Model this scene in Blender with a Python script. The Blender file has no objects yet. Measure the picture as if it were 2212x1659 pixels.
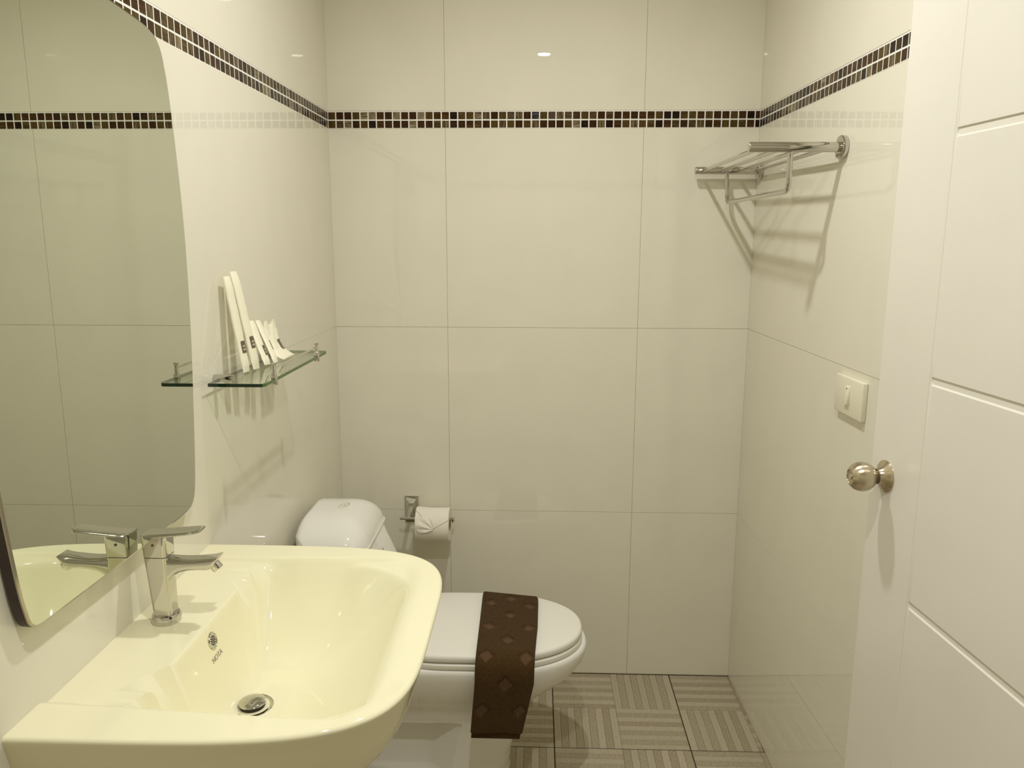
import bpy, bmesh, math, random
from mathutils import Vector, Matrix
random.seed(7)
S = bpy.context.scene
COL = S.collection
PI = math.pi

# ------------------------------------------------------------------ camera
cd = bpy.data.cameras.new('camera'); cam = bpy.data.objects.new('camera', cd); COL.objects.link(cam)
cd.sensor_width = 36.0; cd.lens = 1674.25 / 2212 * 36; cd.clip_start = 0.02
def cam_axes(p, y, r):
    sy, cy, sp, cp, sr, cr = math.sin(y), math.cos(y), math.sin(p), math.cos(p), math.sin(r), math.cos(r)
    f = Vector((sy*cp, cy*cp, -sp)); a = Vector((cy, -sy, 0)); u = a.cross(f)
    return a*cr + u*sr, u*cr - a*sr, f
a_, u_, f_ = cam_axes(.1845, -.0315, .0021)
M = Matrix((a_, u_, -f_)).transposed().to_4x4(); M.translation = (.6403, -2.449, 1.4692)
cam.matrix_world = M
S.camera = cam

# ------------------------------------------------------------------ world, lights, exposure
W_ = bpy.data.worlds.new('world'); S.world = W_; W_.use_nodes = True
W_.node_tree.nodes['Background'].inputs[0].default_value = (.02, .018, .014, 1)
LIGHT_XY = [(.67, -.965), (.67, -1.97)]
CEIL = 2.45
LIGHT_W = 9.4
for i, (x, y) in enumerate(LIGHT_XY):
    ld = bpy.data.lights.new('downlight_lamp', 'AREA'); ld.shape = 'DISK'; ld.size = .062
    ld.energy = LIGHT_W; ld.color = (1.0, .983, .965); ld.spread = math.radians(167)
    lo = bpy.data.objects.new('downlight_lamp', ld); COL.objects.link(lo); lo.location = (x, y, CEIL - .004)
S.view_settings.view_transform = 'Standard'; S.view_settings.look = 'None'
S.view_settings.gamma = 1.0; S.view_settings.use_curve_mapping = False
S.view_settings.exposure = 0.0
S.cycles.max_bounces = 12; S.cycles.diffuse_bounces = 6; S.cycles.glossy_bounces = 8
S.cycles.sample_clamp_indirect = 6.0

# ------------------------------------------------------------------ materials
MATS = {}
def new_mat(name):
    m = bpy.data.materials.new(name); m.use_nodes = True
    return m, m.node_tree.nodes, m.node_tree.links, m.node_tree.nodes['Principled BSDF']
def mat(name, col, rough=.4, metal=0.0, noise=0.0, nscale=20, bump=0.0, bscale=200, spec=.5, coat=0.0, sheen=0.0, stretch=None, col2=None):
    if name in MATS: return MATS[name]
    m, N, L, P = new_mat(name)
    P.inputs['Base Color'].default_value = (*col, 1); P.inputs['Roughness'].default_value = rough
    P.inputs['Metallic'].default_value = metal; P.inputs['Specular IOR Level'].default_value = spec
    P.inputs['Coat Weight'].default_value = coat; P.inputs['Coat Roughness'].default_value = .03
    P.inputs['Sheen Weight'].default_value = sheen
    tc = N.new('ShaderNodeTexCoord'); src = tc.outputs['Object']
    if stretch:
        mp = N.new('ShaderNodeMapping'); mp.inputs['Scale'].default_value = stretch
        L.new(src, mp.inputs['Vector']); src = mp.outputs['Vector']
    if noise > 0 or col2:
        n = N.new('ShaderNodeTexNoise'); n.inputs['Scale'].default_value = nscale; n.inputs['Detail'].default_value = 5
        L.new(src, n.inputs['Vector'])
        r = N.new('ShaderNodeValToRGB'); c2 = col2 or tuple(c*(1-noise) for c in col)
        r.color_ramp.elements[0].color = (*c2, 1); r.color_ramp.elements[1].color = (*col, 1)
        r.color_ramp.elements[0].position = .35; r.color_ramp.elements[1].position = .65
        L.new(n.outputs['Fac'], r.inputs['Fac']); L.new(r.outputs['Color'], P.inputs['Base Color'])
    if bump > 0:
        n2 = N.new('ShaderNodeTexNoise'); n2.inputs['Scale'].default_value = bscale; n2.inputs['Detail'].default_value = 3
        L.new(src, n2.inputs['Vector'])
        b = N.new('ShaderNodeBump'); b.inputs['Strength'].default_value = bump; b.inputs['Distance'].default_value = .002
        L.new(n2.outputs['Fac'], b.inputs['Height']); L.new(b.outputs['Normal'], P.inputs['Normal'])
    MATS[name] = m
    return m

TILE = mat('polished wall tile', (.80, .77, .645), .005, noise=.025, nscale=7, spec=.5)
GROUT = mat('beige grout', (.54, .46, .31), .8, noise=.3, nscale=40)
GROUTW = mat('white mosaic grout', (.84, .83, .77), .7)
CEILM = mat('white ceiling paint', (.82, .80, .74), .7)
FLOORBASE = mat('dark floor grout', (.035, .017, .006), .8)
TILEBASE = mat('floor tile body', (.20, .165, .105), .7)
STRIPL = [mat('pale stone strip %d' % i, c, .5, noise=.15, nscale=140, bump=.15, bscale=500) for i, c in enumerate([(.51, .45, .325), (.485, .43, .305)])]
STRIPD = [mat('rough stone strip %d' % i, c, .6, noise=.28, nscale=170, bump=.3, bscale=420) for i, c in enumerate([(.45, .385, .265), (.42, .355, .24)])]
CERAM = mat('white glazed ceramic', (.84, .825, .765), .06, spec=.6)
BASINM = mat('ivory glazed ceramic', (.85, .815, .575), .05, spec=.6)
PLASTW = mat('white plastic', (.86, .845, .775), .22)
SWITCHM = mat('cream switch plastic', (.82, .78, .62), .25)
CHROME = mat('polished chrome', (.61, .595, .555), .04, metal=1)
CHROMEH = mat('brushed chrome edge', (.74, .71, .65), .15, metal=1)
SATIN = mat('brushed satin nickel', (.60, .53, .40), .27, metal=1, bump=.05, bscale=60, stretch=(1, 1, 30))
SATIND = mat('dark satin recess', (.20, .16, .11), .35, metal=1)
def brush(m):
    N, L = m.node_tree.nodes, m.node_tree.links; P = N['Principled BSDF']
    tg = N.new('ShaderNodeTangent'); tg.direction_type = 'RADIAL'; tg.axis = 'Y'
    L.new(tg.outputs['Tangent'], P.inputs['Tangent']); P.inputs['Anisotropic'].default_value = .7; P.inputs['Anisotropic Rotation'].default_value = .25
brush(SATIN)
BLACK = mat('dark shadow gap', (.012, .008, .006), .6)
DOORM = mat('white door paint', (.80, .775, .70), .24, noise=.02, nscale=6, spec=.45)
PAPER = mat('tissue paper', (.86, .82, .72), .9, bump=.15, bscale=900)
CORE = mat('cardboard core', (.28, .19, .10), .9)
POUCH = mat('matte film pouch', (.90, .87, .68), .38, bump=.25, bscale=90)
POUCHL = mat('brown printed label', (.135, .10, .055), .5)
POUCHW = mat('label print', (.62, .56, .42), .5)
TOWEL = mat('brown terry cloth', (.076, .040, .010), .95, noise=.35, nscale=260, bump=.8, bscale=900, sheen=.04, spec=.2)
TOWEL2 = mat('flat woven brown', (.125, .068, .033), .95, noise=.25, nscale=300, bump=.4, bscale=1200, sheen=.1, spec=.2)
INKG = mat('grey print', (.40, .34, .32), .5)
INKB = mat('fine taupe line', (.50, .43, .31), .5)
RED = mat('red sticker', (.35, .02, .02), .5)
DARKBACK = mat('dark mirror backing', (.03, .012, .010), .35)
MIRROR = mat('silvered glass', (.70, .725, .635), .0, metal=1)
EDGEB = mat('bevelled glass edge', (.42, .38, .30), .12, metal=1)
GEDGE = mat('green glass edge', (.075, .15, .035), .08, spec=.3)  # brighter green of the light coming through, put into the colour
GEDGED = mat('glass edge with painted shade', (.008, .028, .012), .06, spec=.6)  # same glass; the little light it passes is painted as a darker green
TRIM = mat('painted door frame', (.80, .76, .66), .35)
HALLM = mat('hall paint', (.55, .50, .42), .7)

def glass_mat():
    m = bpy.data.materials.new('clear shelf glass'); m.use_nodes = True
    N, L = m.node_tree.nodes, m.node_tree.links; N.clear()
    out = N.new('ShaderNodeOutputMaterial'); mix = N.new('ShaderNodeMixShader')
    tr = N.new('ShaderNodeBsdfTransparent'); tr.inputs[0].default_value = (.93, .965, .91, 1)
    gl = N.new('ShaderNodeBsdfGlossy'); gl.inputs['Roughness'].default_value = 0.0
    lw = N.new('ShaderNodeLayerWeight'); lw.inputs['Blend'].default_value = .5
    pw = N.new('ShaderNodeMath'); pw.operation = 'POWER'; pw.inputs[1].default_value = 5
    ma = N.new('ShaderNodeMath'); ma.operation = 'MULTIPLY_ADD'; ma.inputs[1].default_value = .9; ma.inputs[2].default_value = .045
    L.new(lw.outputs['Facing'], pw.inputs[0]); L.new(pw.outputs[0], ma.inputs[0]); L.new(ma.outputs[0], mix.inputs[0])
    L.new(tr.outputs[0], mix.inputs[1]); L.new(gl.outputs[0], mix.inputs[2]); L.new(mix.outputs[0], out.inputs[0])
    return m
GLASS = glass_mat()

def emit_mat(name, col, st):
    m = bpy.data.materials.new(name); m.use_nodes = True
    P = m.node_tree.nodes['Principled BSDF']
    P.inputs['Emission Color'].default_value = (*col, 1); P.inputs['Emission Strength'].default_value = st
    return m
LENS = emit_mat('lit downlight lens', (1, .93, .72), 14)

def chip_mat(i, col, col2, rough, vertical):
    col = tuple(c*1.55 for c in col); col2 = tuple(c*1.55 for c in col2)
    m, N, L, P = new_mat('glass mosaic %d' % i)
    tc = N.new('ShaderNodeTexCoord'); mp = N.new('ShaderNodeMapping')
    oi = N.new('ShaderNodeObjectInfo')
    ad = N.new('ShaderNodeVectorMath'); ad.operation = 'ADD'
    sc = N.new('ShaderNodeVectorMath'); sc.operation = 'SCALE'; sc.inputs[0].default_value = (3, 5, 7)
    L.new(oi.outputs['Random'], sc.inputs['Scale'])
    L.new(tc.outputs['Object'], ad.inputs[0]); L.new(sc.outputs[0], ad.inputs[1]); L.new(ad.outputs[0], mp.inputs['Vector'])
    mp.inputs['Scale'].default_value = (380, 40, 25) if vertical else (25, 40, 380)
    n = N.new('ShaderNodeTexNoise'); n.inputs['Scale'].default_value = 1.0; n.inputs['Detail'].default_value = 3
    L.new(mp.outputs['Vector'], n.inputs['Vector'])
    r = N.new('ShaderNodeValToRGB'); r.color_ramp.elements[0].color = (*col, 1); r.color_ramp.elements[1].color = (*col2, 1)
    r.color_ramp.elements[0].position = .42; r.color_ramp.elements[1].position = .72
    L.new(n.outputs['Fac'], r.inputs['Fac']); L.new(r.outputs['Color'], P.inputs['Base Color'])
    P.inputs['Roughness'].default_value = rough; P.inputs['Specular IOR Level'].default_value = .14
    b = N.new('ShaderNodeBump'); b.inputs['Strength'].default_value = .55; b.inputs['Distance'].default_value = .0012
    L.new(n.outputs['Fac'], b.inputs['Height']); L.new(b.outputs['Normal'], P.inputs['Normal'])
    return m
CHIPM = [chip_mat(0, (.020, .008, .002), (.042, .019, .005), .12, True),
         chip_mat(1, (.008, .004, .002), (.018, .009, .004), .08, False),
         chip_mat(2, (.040, .024, .005), (.070, .044, .012), .15, True),
         chip_mat(3, (.032, .017, .005), (.085, .060, .022), .16, False),
         chip_mat(4, (.034, .019, .006), (.15, .115, .060), .18, True),
         chip_mat(5, (.085, .062, .032), (.26, .215, .14), .2, True),
         chip_mat(6, (.026, .011, .003), (.060, .030, .008), .12, False),
         chip_mat(7, (.06, .042, .02), (.24, .20, .12), .2, False)]
CHIPW = [8, 5, 7, 4, 4, 1.5, 6, 1.5]

# ------------------------------------------------------------------ helpers
def link(name, me, parent=None, m=None, smooth=None):
    o = bpy.data.objects.new(name, me); COL.objects.link(o)
    if m is not None:
        me.materials.clear()
        for mm in (m if isinstance(m, (list, tuple)) else [m]): me.materials.append(mm)
    if smooth is not None:
        me.polygons.foreach_set('use_smooth', [True]*len(me.polygons))
        me.set_sharp_from_angle(angle=math.radians(smooth))
    if parent is not None: o.parent = parent
    return o
ORIG = {}
def mk(name, V, F, m, parent=None, smooth=35, mi=None):
    """mesh from WORLD coordinates when the parent is an unrotated empty, else local"""
    off = ORIG.get(parent.name, Vector((0, 0, 0))) if parent is not None else Vector((0, 0, 0))
    me = bpy.data.meshes.new(name); me.from_pydata([tuple(Vector(v) - off) for v in V], [], F)
    bm = bmesh.new(); bm.from_mesh(me); bmesh.ops.recalc_face_normals(bm, faces=bm.faces); bm.to_mesh(me); bm.free()
    o = link(name, me, parent, m, smooth)
    if mi: me.polygons.foreach_set('material_index', mi)
    return o
def sub(name, V, F, m, part, root, smooth=35):
    """a sub-part: parented to a part whose root is an empty (the part has identity transform)"""
    off = ORIG.get(root.name, Vector((0, 0, 0)))
    ORIG[part.name] = off
    return mk(name, V, F, m, part, smooth)
def thing(name, label, cat, loc, rotz=0, group=None, kind=None):
    o = bpy.data.objects.new(name, None); COL.objects.link(o); o.location = loc; o.rotation_euler[2] = rotz
    o.empty_display_size = .05
    if label: o['label'] = label
    if cat: o['category'] = cat
    if group: o['group'] = group
    if kind: o['kind'] = kind
    ORIG[o.name] = Vector(loc) if rotz == 0 else Vector((0, 0, 0))
    return o
def join(*vfs):
    V, F = [], []
    for v, f in vfs:
        n = len(V); V += list(v); F += [tuple(i + n for i in q) for q in f]
    return V, F
def loft(rings, cap0=True, cap1=True, closed=True):
    n = len(rings[0]); V = [p for r in rings for p in r]; F = []
    for i in range(len(rings) - 1):
        for j in range(n if closed else n - 1):
            k = (j + 1) % n
            F.append((i*n + j, i*n + k, (i+1)*n + k, (i+1)*n + j))
    if cap0: F.append(tuple(range(n - 1, -1, -1)))
    if cap1: F.append(tuple((len(rings)-1)*n + j for j in range(n)))
    return V, F
def frame(d):
    d = Vector(d).normalized(); h = Vector((0, 0, 1)) if abs(d.z) < .9 else Vector((1, 0, 0))
    a = d.cross(h).normalized(); return a, d.cross(a).normalized(), d
def tube(pts, r, n=20, caps=True):
    pts = [Vector(p) for p in pts]; rings = []
    a = None
    for i, p in enumerate(pts):
        t = (pts[min(i+1, len(pts)-1)] - pts[max(i-1, 0)]).normalized()
        if a is None: a, b, _ = frame(t)
        else:
            a = (a - t*a.dot(t)).normalized(); b = t.cross(a)
        rr = r[i] if isinstance(r, (list, tuple)) else r
        rings.append([p + (a*math.cos(2*PI*k/n) + b*math.sin(2*PI*k/n))*rr for k in range(n)])
    return loft(rings, caps, caps)
def lathe(origin, axis, prof, n=40):
    """prof: list of (radius, distance along axis)"""
    a, b, d = frame(axis); o = Vector(origin)
    rings = [[o + d*h + (a*math.cos(2*PI*k/n) + b*math.sin(2*PI*k/n))*max(r, 1e-5) for k in range(n)] for r, h in prof]
    return loft(rings)
def box(x0, x1, y0, y1, z0, z1):
    V = [(x, y, z) for x in (x0, x1) for y in (y0, y1) for z in (z0, z1)]
    return V, [(0, 1, 3, 2), (4, 6, 7, 5), (0, 4, 5, 1), (2, 3, 7, 6), (0, 2, 6, 4), (1, 5, 7, 3)]
def bbox(x0, x1, y0, y1, z0, z1, bev=.001, seg=2):
    bm = bmesh.new(); V, F = box(x0, x1, y0, y1, z0, z1)
    vs = [bm.verts.new(v) for v in V]
    for f in F: bm.faces.new([vs[i] for i in f])
    bmesh.ops.bevel(bm, geom=bm.edges[:], offset=bev, segments=seg, profile=.5, affect='EDGES')
    bm.verts.index_update()
    out = [tuple(v.co) for v in bm.verts], [tuple(v.index for v in f.verts) for f in bm.faces]
    bm.free(); return out
def rrect(cx, cy, hx, hy, r, n=8):
    """rounded rectangle loop in 2D"""
    out = []
    for (sx, sy, a0) in ((1, 1, 0), (-1, 1, PI/2), (-1, -1, PI), (1, -1, 1.5*PI)):
        for k in range(n + 1):
            a = a0 + PI/2*k/n
            out.append((cx + sx*(hx - r) + r*math.cos(a), cy + sy*(hy - r) + r*math.sin(a)))
    return out
def interp(tab, t):
    if t <= tab[0][0]: return tab[0][1:]
    for a, b in zip(tab, tab[1:]):
        if t <= b[0]:
            f = (t - a[0])/(b[0] - a[0])
            return tuple(x + (y - x)*f for x, y in zip(a[1:], b[1:]))
    return tab[-1][1:]
def sgnpow(v, e): return math.copysign(abs(v)**e, v)
def sstep(t): t = max(0, min(1, t)); return t*t*(3 - 2*t)

# ------------------------------------------------------------------ the room
RW, RL = 1.305, 3.0
PHI = math.atan(.0252)
Z1, Z2, ZM0, ZM1 = .584, 1.194, 1.8003, 1.8512
DO0, DO1, DOH = 1.90, 2.68, 2.03          # doorway in the right wall
BOXC = {}
def tile_mesh(w, h):
    k = (round(w, 4), round(h, 4))
    if k not in BOXC:
        V, F = bbox(0, w, 0, .008, 0, h, .00025 if w < .61 else .0001, 1)
        me = bpy.data.meshes.new('wall_tile'); me.from_pydata(V, [], F); me.materials.append(TILE); BOXC[k] = me
    return BOXC[k]
def chip_mesh(i, w):
    k = ('chip', i, round(w, 4))
    if k not in BOXC:
        V, F = bbox(0, w, 0, .006, 0, .0216, .0006, 1)
        me = bpy.data.meshes.new('mosaic_chip'); me.from_pydata(V, [], F); me.materials.append(CHIPM[i]); BOXC[k] = me
    return BOXC[k]
CHIP_RNG = random.Random(11)
def tiled_wall(name, origin, rotz, length, joints, mosaic=None, hole=None, chips=300):
    """local frame: x along the wall, -y into the room, z up.  Mesh = the grouted backing, children = tiles"""
    parts = []
    if hole:
        h0, h1, hz = hole
        parts = [box(0, h0, .0009, .10, 0, CEIL), box(h1, length, .0009, .10, 0, CEIL), box(h0, h1, .0009, .10, hz, CEIL)]
    else: parts = [box(0, length, .0009, .10, 0, CEIL)]
    w = mk(name, *join(*parts), GROUT, None, None)
    w.location = origin; w.rotation_euler[2] = rotz; w['kind'] = 'structure'
    gv = .0006 if name == 'wall_back' else .00008
    g = .0006 if name != 'wall_left' else .0002
    rows = [(0.002, Z1), (Z1, Z2), (Z2, ZM0), (ZM1, CEIL)]
    for (xa, xb) in zip(joints, joints[1:]):
        for (za, zb) in rows:
            spans = [(xa, xb, za, zb)]
            if hole:
                h0, h1, hz = hole; new = []
                for (a, b, c, d) in spans:
                    if b <= h0 or a >= h1 or c >= hz: new.append((a, b, c, d)); continue
                    if a < h0: new.append((a, h0, c, d))
                    if b > h1: new.append((h1, b, c, d))
                    if d > hz: new.append((max(a, h0), min(b, h1), hz, d))
                spans = new
            for (a, b, c, d) in spans:
                if b - a < .012 or d - c < .012: continue
                ga = gv if a > 0 else 0; gb = gv if b < length - 1e-6 else 0
                o = link('wall_tile', tile_mesh(b - a - ga - gb, d - c - 2*g), w); o.location = (a + ga, 0, c + g)
    # mosaic band
    segs = [(0, length)] if not hole else [(0, hole[0]), (hole[1], length)]
    if hole and ZM0 > hole[2]: segs = [(0, length)]
    for (a, b) in segs:
        mk('mosaic_grout', *box(a, b, .0004, .0016, ZM0 + .0001, ZM1 - .0001), GROUTW, w, None)
    a, b = mosaic
    n = int(math.ceil((b - a)/.0248))
    for i in range(n):
        for r in range(2):
            ww = min(.0217, b - a - i*.0248 - .0026)
            if ww < .004: continue
            k = CHIP_RNG.choices(range(8), CHIPW)[0]
            o = link('mosaic_tile', chip_mesh(k, ww), w)
            o.location = (a + i*.0248 + .0014, CHIP_RNG.uniform(-.00012, .00008), ZM0 + .0012 + r*.0250)
            o.rotation_euler = (CHIP_RNG.uniform(-.009, .009), 0, CHIP_RNG.uniform(-.004, .004))
    return w
wall_back = tiled_wall('wall_back', (0, 0, 0), 0, RW, [0, .3585, .9595, RW], (0, RW))
wall_left = tiled_wall('wall_left', (0, -RL, 0), PI/2, RL, [0, .5, 1.7, RL], (.2, RL))
RLEN = RL/math.cos(PHI)
wall_right = tiled_wall('wall_right', (RW, 0, 0), -PI/2 + PHI, RLEN, [0, .46, 1.06, 1.66, 2.26, 2.86, RLEN], (0, RLEN), hole=(DO0, DO1, DOH))
FW = RW + .0252*RL
wall_front = tiled_wall('wall_front', (FW, -RL, 0), PI, FW, [0, .45, 1.05, FW], (0, FW))
c = mk('ceiling', *box(-.1, FW + .1, -RL - .1, .1, CEIL, CEIL + .08), CEILM, None, None); c['kind'] = 'structure'

# floor: 40 cm tiles of four blocks of nine strips each
fl = mk('floor', *box(-.02, FW + .02, -RL - .05, .02, -.06, -.0035), FLOORBASE, None, None); fl['kind'] = 'structure'
FJX = [-.097, .303, .703, 1.1025, 1.5025]; FJY = [0, -.4, -.8, -1.2, -1.6, -2.0, -2.4, -2.8, -3.0]
SM = {}
def strip_me(L, wd, horiz, m):
    k = (round(L, 4), round(wd, 4), horiz, m.name)
    if k not in SM:
        V, F = bbox(0, L if horiz else wd, 0, wd if horiz else L, -.004, .0, .0007, 1)
        me = bpy.data.meshes.new('strip'); me.from_pydata(V, [], F); me.materials.append(m); SM[k] = me
    return SM[k]
FR = random.Random(5)
def blocks(xa, xb, ya, yb):
    """yield strips (x, y, length, width, horizontal, dark) inside one floor tile; (xa,ya) near-left corner"""
    P_ = .199
    for bx in range(2):
        for by in range(2):
            hz = (bx == 0) == (by == 1)
            x0 = xb - .398 + bx*P_; y0 = yb - .398 + by*P_
            first = FR.random() < .35
            for k in range(9):
                q = P_/9
                if hz: r = [x0, x0 + P_, y0 + k*q, y0 + (k + 1)*q]
                else: r = [x0 + k*q, x0 + (k + 1)*q, y0, y0 + P_]
                r[0] = max(r[0], xa); r[1] = min(r[1], xb); r[2] = max(r[2], ya); r[3] = min(r[3], yb)
                if r[1] - r[0] > .006 and r[3] - r[2] > .006: yield r, hz, (k % 2 == 1) != first
fe = .0013
for i in range(4):
    for j in range(8):
        xa, xb = FJX[i] + fe, FJX[i+1] - fe; yb, ya = FJY[j] - fe, FJY[j+1] + fe
        full = (xa, xb, ya, yb)
        xr = RW + .0252*abs(FJY[j+1])
        xa, xb = max(xa, .002), min(xb, xr)
        if xb - xa < .02: continue
        t = mk('floor_tile', *box(xa, xb, ya, yb, -.0036, -.0012), TILEBASE, fl, None)
        vis = j < 3
        rest = []
        for r, hz, dark in blocks(full[0], full[1], max(full[2], FJY[j] - .4 + fe), yb):
            r[0] = max(r[0], xa); r[1] = min(r[1], xb)
            if r[1] - r[0] < .006: continue
            e = .0004; L_ = (r[1]-r[0] if hz else r[3]-r[2]) - 2*e; wd = (r[3]-r[2] if hz else r[1]-r[0]) - 2*e
            m = FR.choice(STRIPD if dark else STRIPL)
            if vis:
                o = link('stone_strip', strip_me(L_, wd, hz, m), t); o.location = (r[0] + e, r[2] + e, 0.0)
            else: rest.append(box(r[0] + e, r[1] - e, r[2] + e, r[3] - e, -.004, 0))
        if rest:
            o = mk('stone_strip', *join(*rest), STRIPL[0], t, None); o['kind'] = 'stuff'

# doorway: frame and the passage behind it
def rw_pt(s, d=0):     # point on the right wall, s from the back corner, d out of the room
    return Vector((RW + s*math.sin(PHI) + d*math.cos(PHI), -s*math.cos(PHI) + d*math.sin(PHI), 0))
fr = thing('trim_1', None, None, rw_pt(0), -PI/2 + PHI, kind='structure')
for nm, b in (('jamb', (DO0 - .0005, DO0 + .03, -.012, .11, 0, DOH)), ('jamb', (DO1 - .03, DO1 + .0005, -.012, .11, 0, DOH)),
              ('head_jamb', (DO0 + .03, DO1 - .03, -.012, .11, DOH - .03, DOH + .0005))):
    mk(nm, *bbox(*b, .003), TRIM, fr, 35)
hall = mk('wall_hall', *join(box(2.45, 2.5, -3.1, -1.4, 0, CEIL), box(1.46, 2.5, -3.15, -3.1, 0, CEIL), box(1.46, 2.5, -1.4, -1.35, 0, CEIL),
          box(1.46, 2.5, -3.15, -1.35, CEIL, CEIL + .05), box(1.39, 2.5, -3.15, -1.35, -.05, -.0035)), HALLM, None, None)
hall['kind'] = 'structure'

# ------------------------------------------------------------------ door, standing open against the right wall
ANG = -PI/2 + math.atan2(.082, .9966)
door = thing('door_1', None, None, (1.2233, -1.1322, .008), ANG, kind='structure')
DW, DH, DT = .72, 1.995, .035
GZ = [1.262 - .362*2, 1.262 - .362, 1.262, 1.262 + .36, 1.262 - .362*3]
def door_leaf():
    xs = sorted(set([0, .002, .06, .1435, .1445, .1455, .1465, .149, .1505, .153, .157] + [.157 + .02*k for k in range(1, 20)] + [DW - .16, DW - .156, DW - .153, DW - .1465, DW - .1455, DW - .1445, DW - .1435, DW - .002, DW]))
    zs = {0, .002, DH - .002, DH}
    for g in GZ:
        g -= .008
        for d in (-.0085, -.0072, -.0058, -.0042, -.0028, -.0012, .001, .0028, .0038, .0046, .0052): zs.add(g + d)
    zs = sorted(zs | {DH*k/14 for k in range(1, 14)})
    def depth(x, z):
        d = 0
        for c_ in (.145, DW - .145):
            if abs(x - c_) < .0008: d = .0011
        for g in GZ:
            g -= .008
            q = z - g
            if -.0085 <= q <= .0052:
                if q > .0028: p = (.0052 - q)/.0024
                elif q > -.0012: p = 1
                else: p = 1 - (-.0012 - q)/.0073
                e = max(0, min(1, (x - .149)/.004, (DW - .149 - x)/.004))
                d = max(d, .0055*max(0, p)*e)
        if x in (0, DW) or z in (0, DH): d = .002
        return d
    V, F = [], []; n = len(zs)
    for x in xs:
        for z in zs: V.append((x, depth(x, z), z))
    for i in range(len(xs) - 1):
        for j in range(n - 1): F.append((i*n + j, (i+1)*n + j, (i+1)*n + j + 1, i*n + j + 1))
    return join((V, F), box(0, DW, .002, DT, 0, DH))
mk('door_leaf', *door_leaf(), DOORM, door, 25)
KX, KZ = .048, 1.080 - .008
kn = mk('knob', *lathe((KX, -.0175, KZ), (0, -1, 0), [(.0105, -.006), (.0115, .001), (.0135, .004), (.0195, .008), (.0232, .014), (.0248, .0215), (.0242, .029), (.0212, .036), (.0165, .0412), (.0125, .0432), (.0122, .0418), (.0, .0412)], 48), SATIN, door, 40)
ORIG[kn.name] = Vector((0, 0, 0))
mk('lock_button', *lathe((KX, -.0585, KZ), (0, -1, 0), [(.0045, -.002), (.0045, .0018), (.0038, .0024), (0, .0024)], 24), CHROME, kn, 40)
mk('knob_face', *lathe((KX, -.0585, KZ), (0, -1, 0), [(.0118, -.0008), (.0118, .0004), (.005, .0002), (0, .0002)], 32), SATIND, kn, 40)
mk('rosette', *lathe((KX, .001, KZ), (0, -1, 0), [(.0275, 0), (.0275, .0022), (.0262, .0036), (.0225, .0058), (.0172, .0092), (.0142, .0128), (.0132, .0165), (.0105, .0168), (0, .0168)], 48), SATIN, door, 40)
mk('collar', *lathe((KX, -.0158, KZ), (0, -1, 0), [(.0122, 0), (.0122, .0016), (.0105, .0019), (.0105, .0030), (.0122, .0033), (.0122, .0062), (.0105, .0064)], 32), SATIND, door, 40)
mk('rosette', *lathe((KX, DT - .001, KZ), (0, 1, 0), [(.0275, 0), (.0265, .0036), (.0172, .0092), (.0132, .0165), (0, .0168)], 32), SATIN, door, 40)
mk('knob', *lathe((KX, DT + .0155, KZ), (0, 1, 0), [(.0115, 0), (.0195, .008), (.0248, .0215), (.0212, .036), (.0125, .0425), (0, .0425)], 32), SATIN, door, 40)
for hz in (.22, 1.0, 1.78):
    mk('hinge', *join(lathe((DW + .004, DT*.5 + .012, hz), (0, 0, 1), [(.005, 0), (.005, .09)], 16), box(DW - .001, DW + .001, .004, DT - .006, hz, hz + .09)), CHROMEH, door, 40)

# ------------------------------------------------------------------ ceiling downlights
for i, (x, y) in enumerate(LIGHT_XY):
    t = thing('ceiling_light', ['round recessed downlight in the ceiling nearer the back wall', 'round recessed downlight in the ceiling nearer the front wall, above the basin'][i], 'light', (x, y, CEIL), group='recessed ceiling downlights')
    mk('trim_ring', *lathe((x, y, CEIL), (0, 0, -1), [(.034, -.001), (.034, .0015), (.040, .0045), (.0475, .004), (.050, .0012), (.050, -.001)], 40), PLASTW, t)
    mk('lens', *lathe((x, y, CEIL), (0, 0, -1), [(.034, -.001), (.034, .0008), (.02, .0016), (0, .002)], 32), LENS, t)

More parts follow.
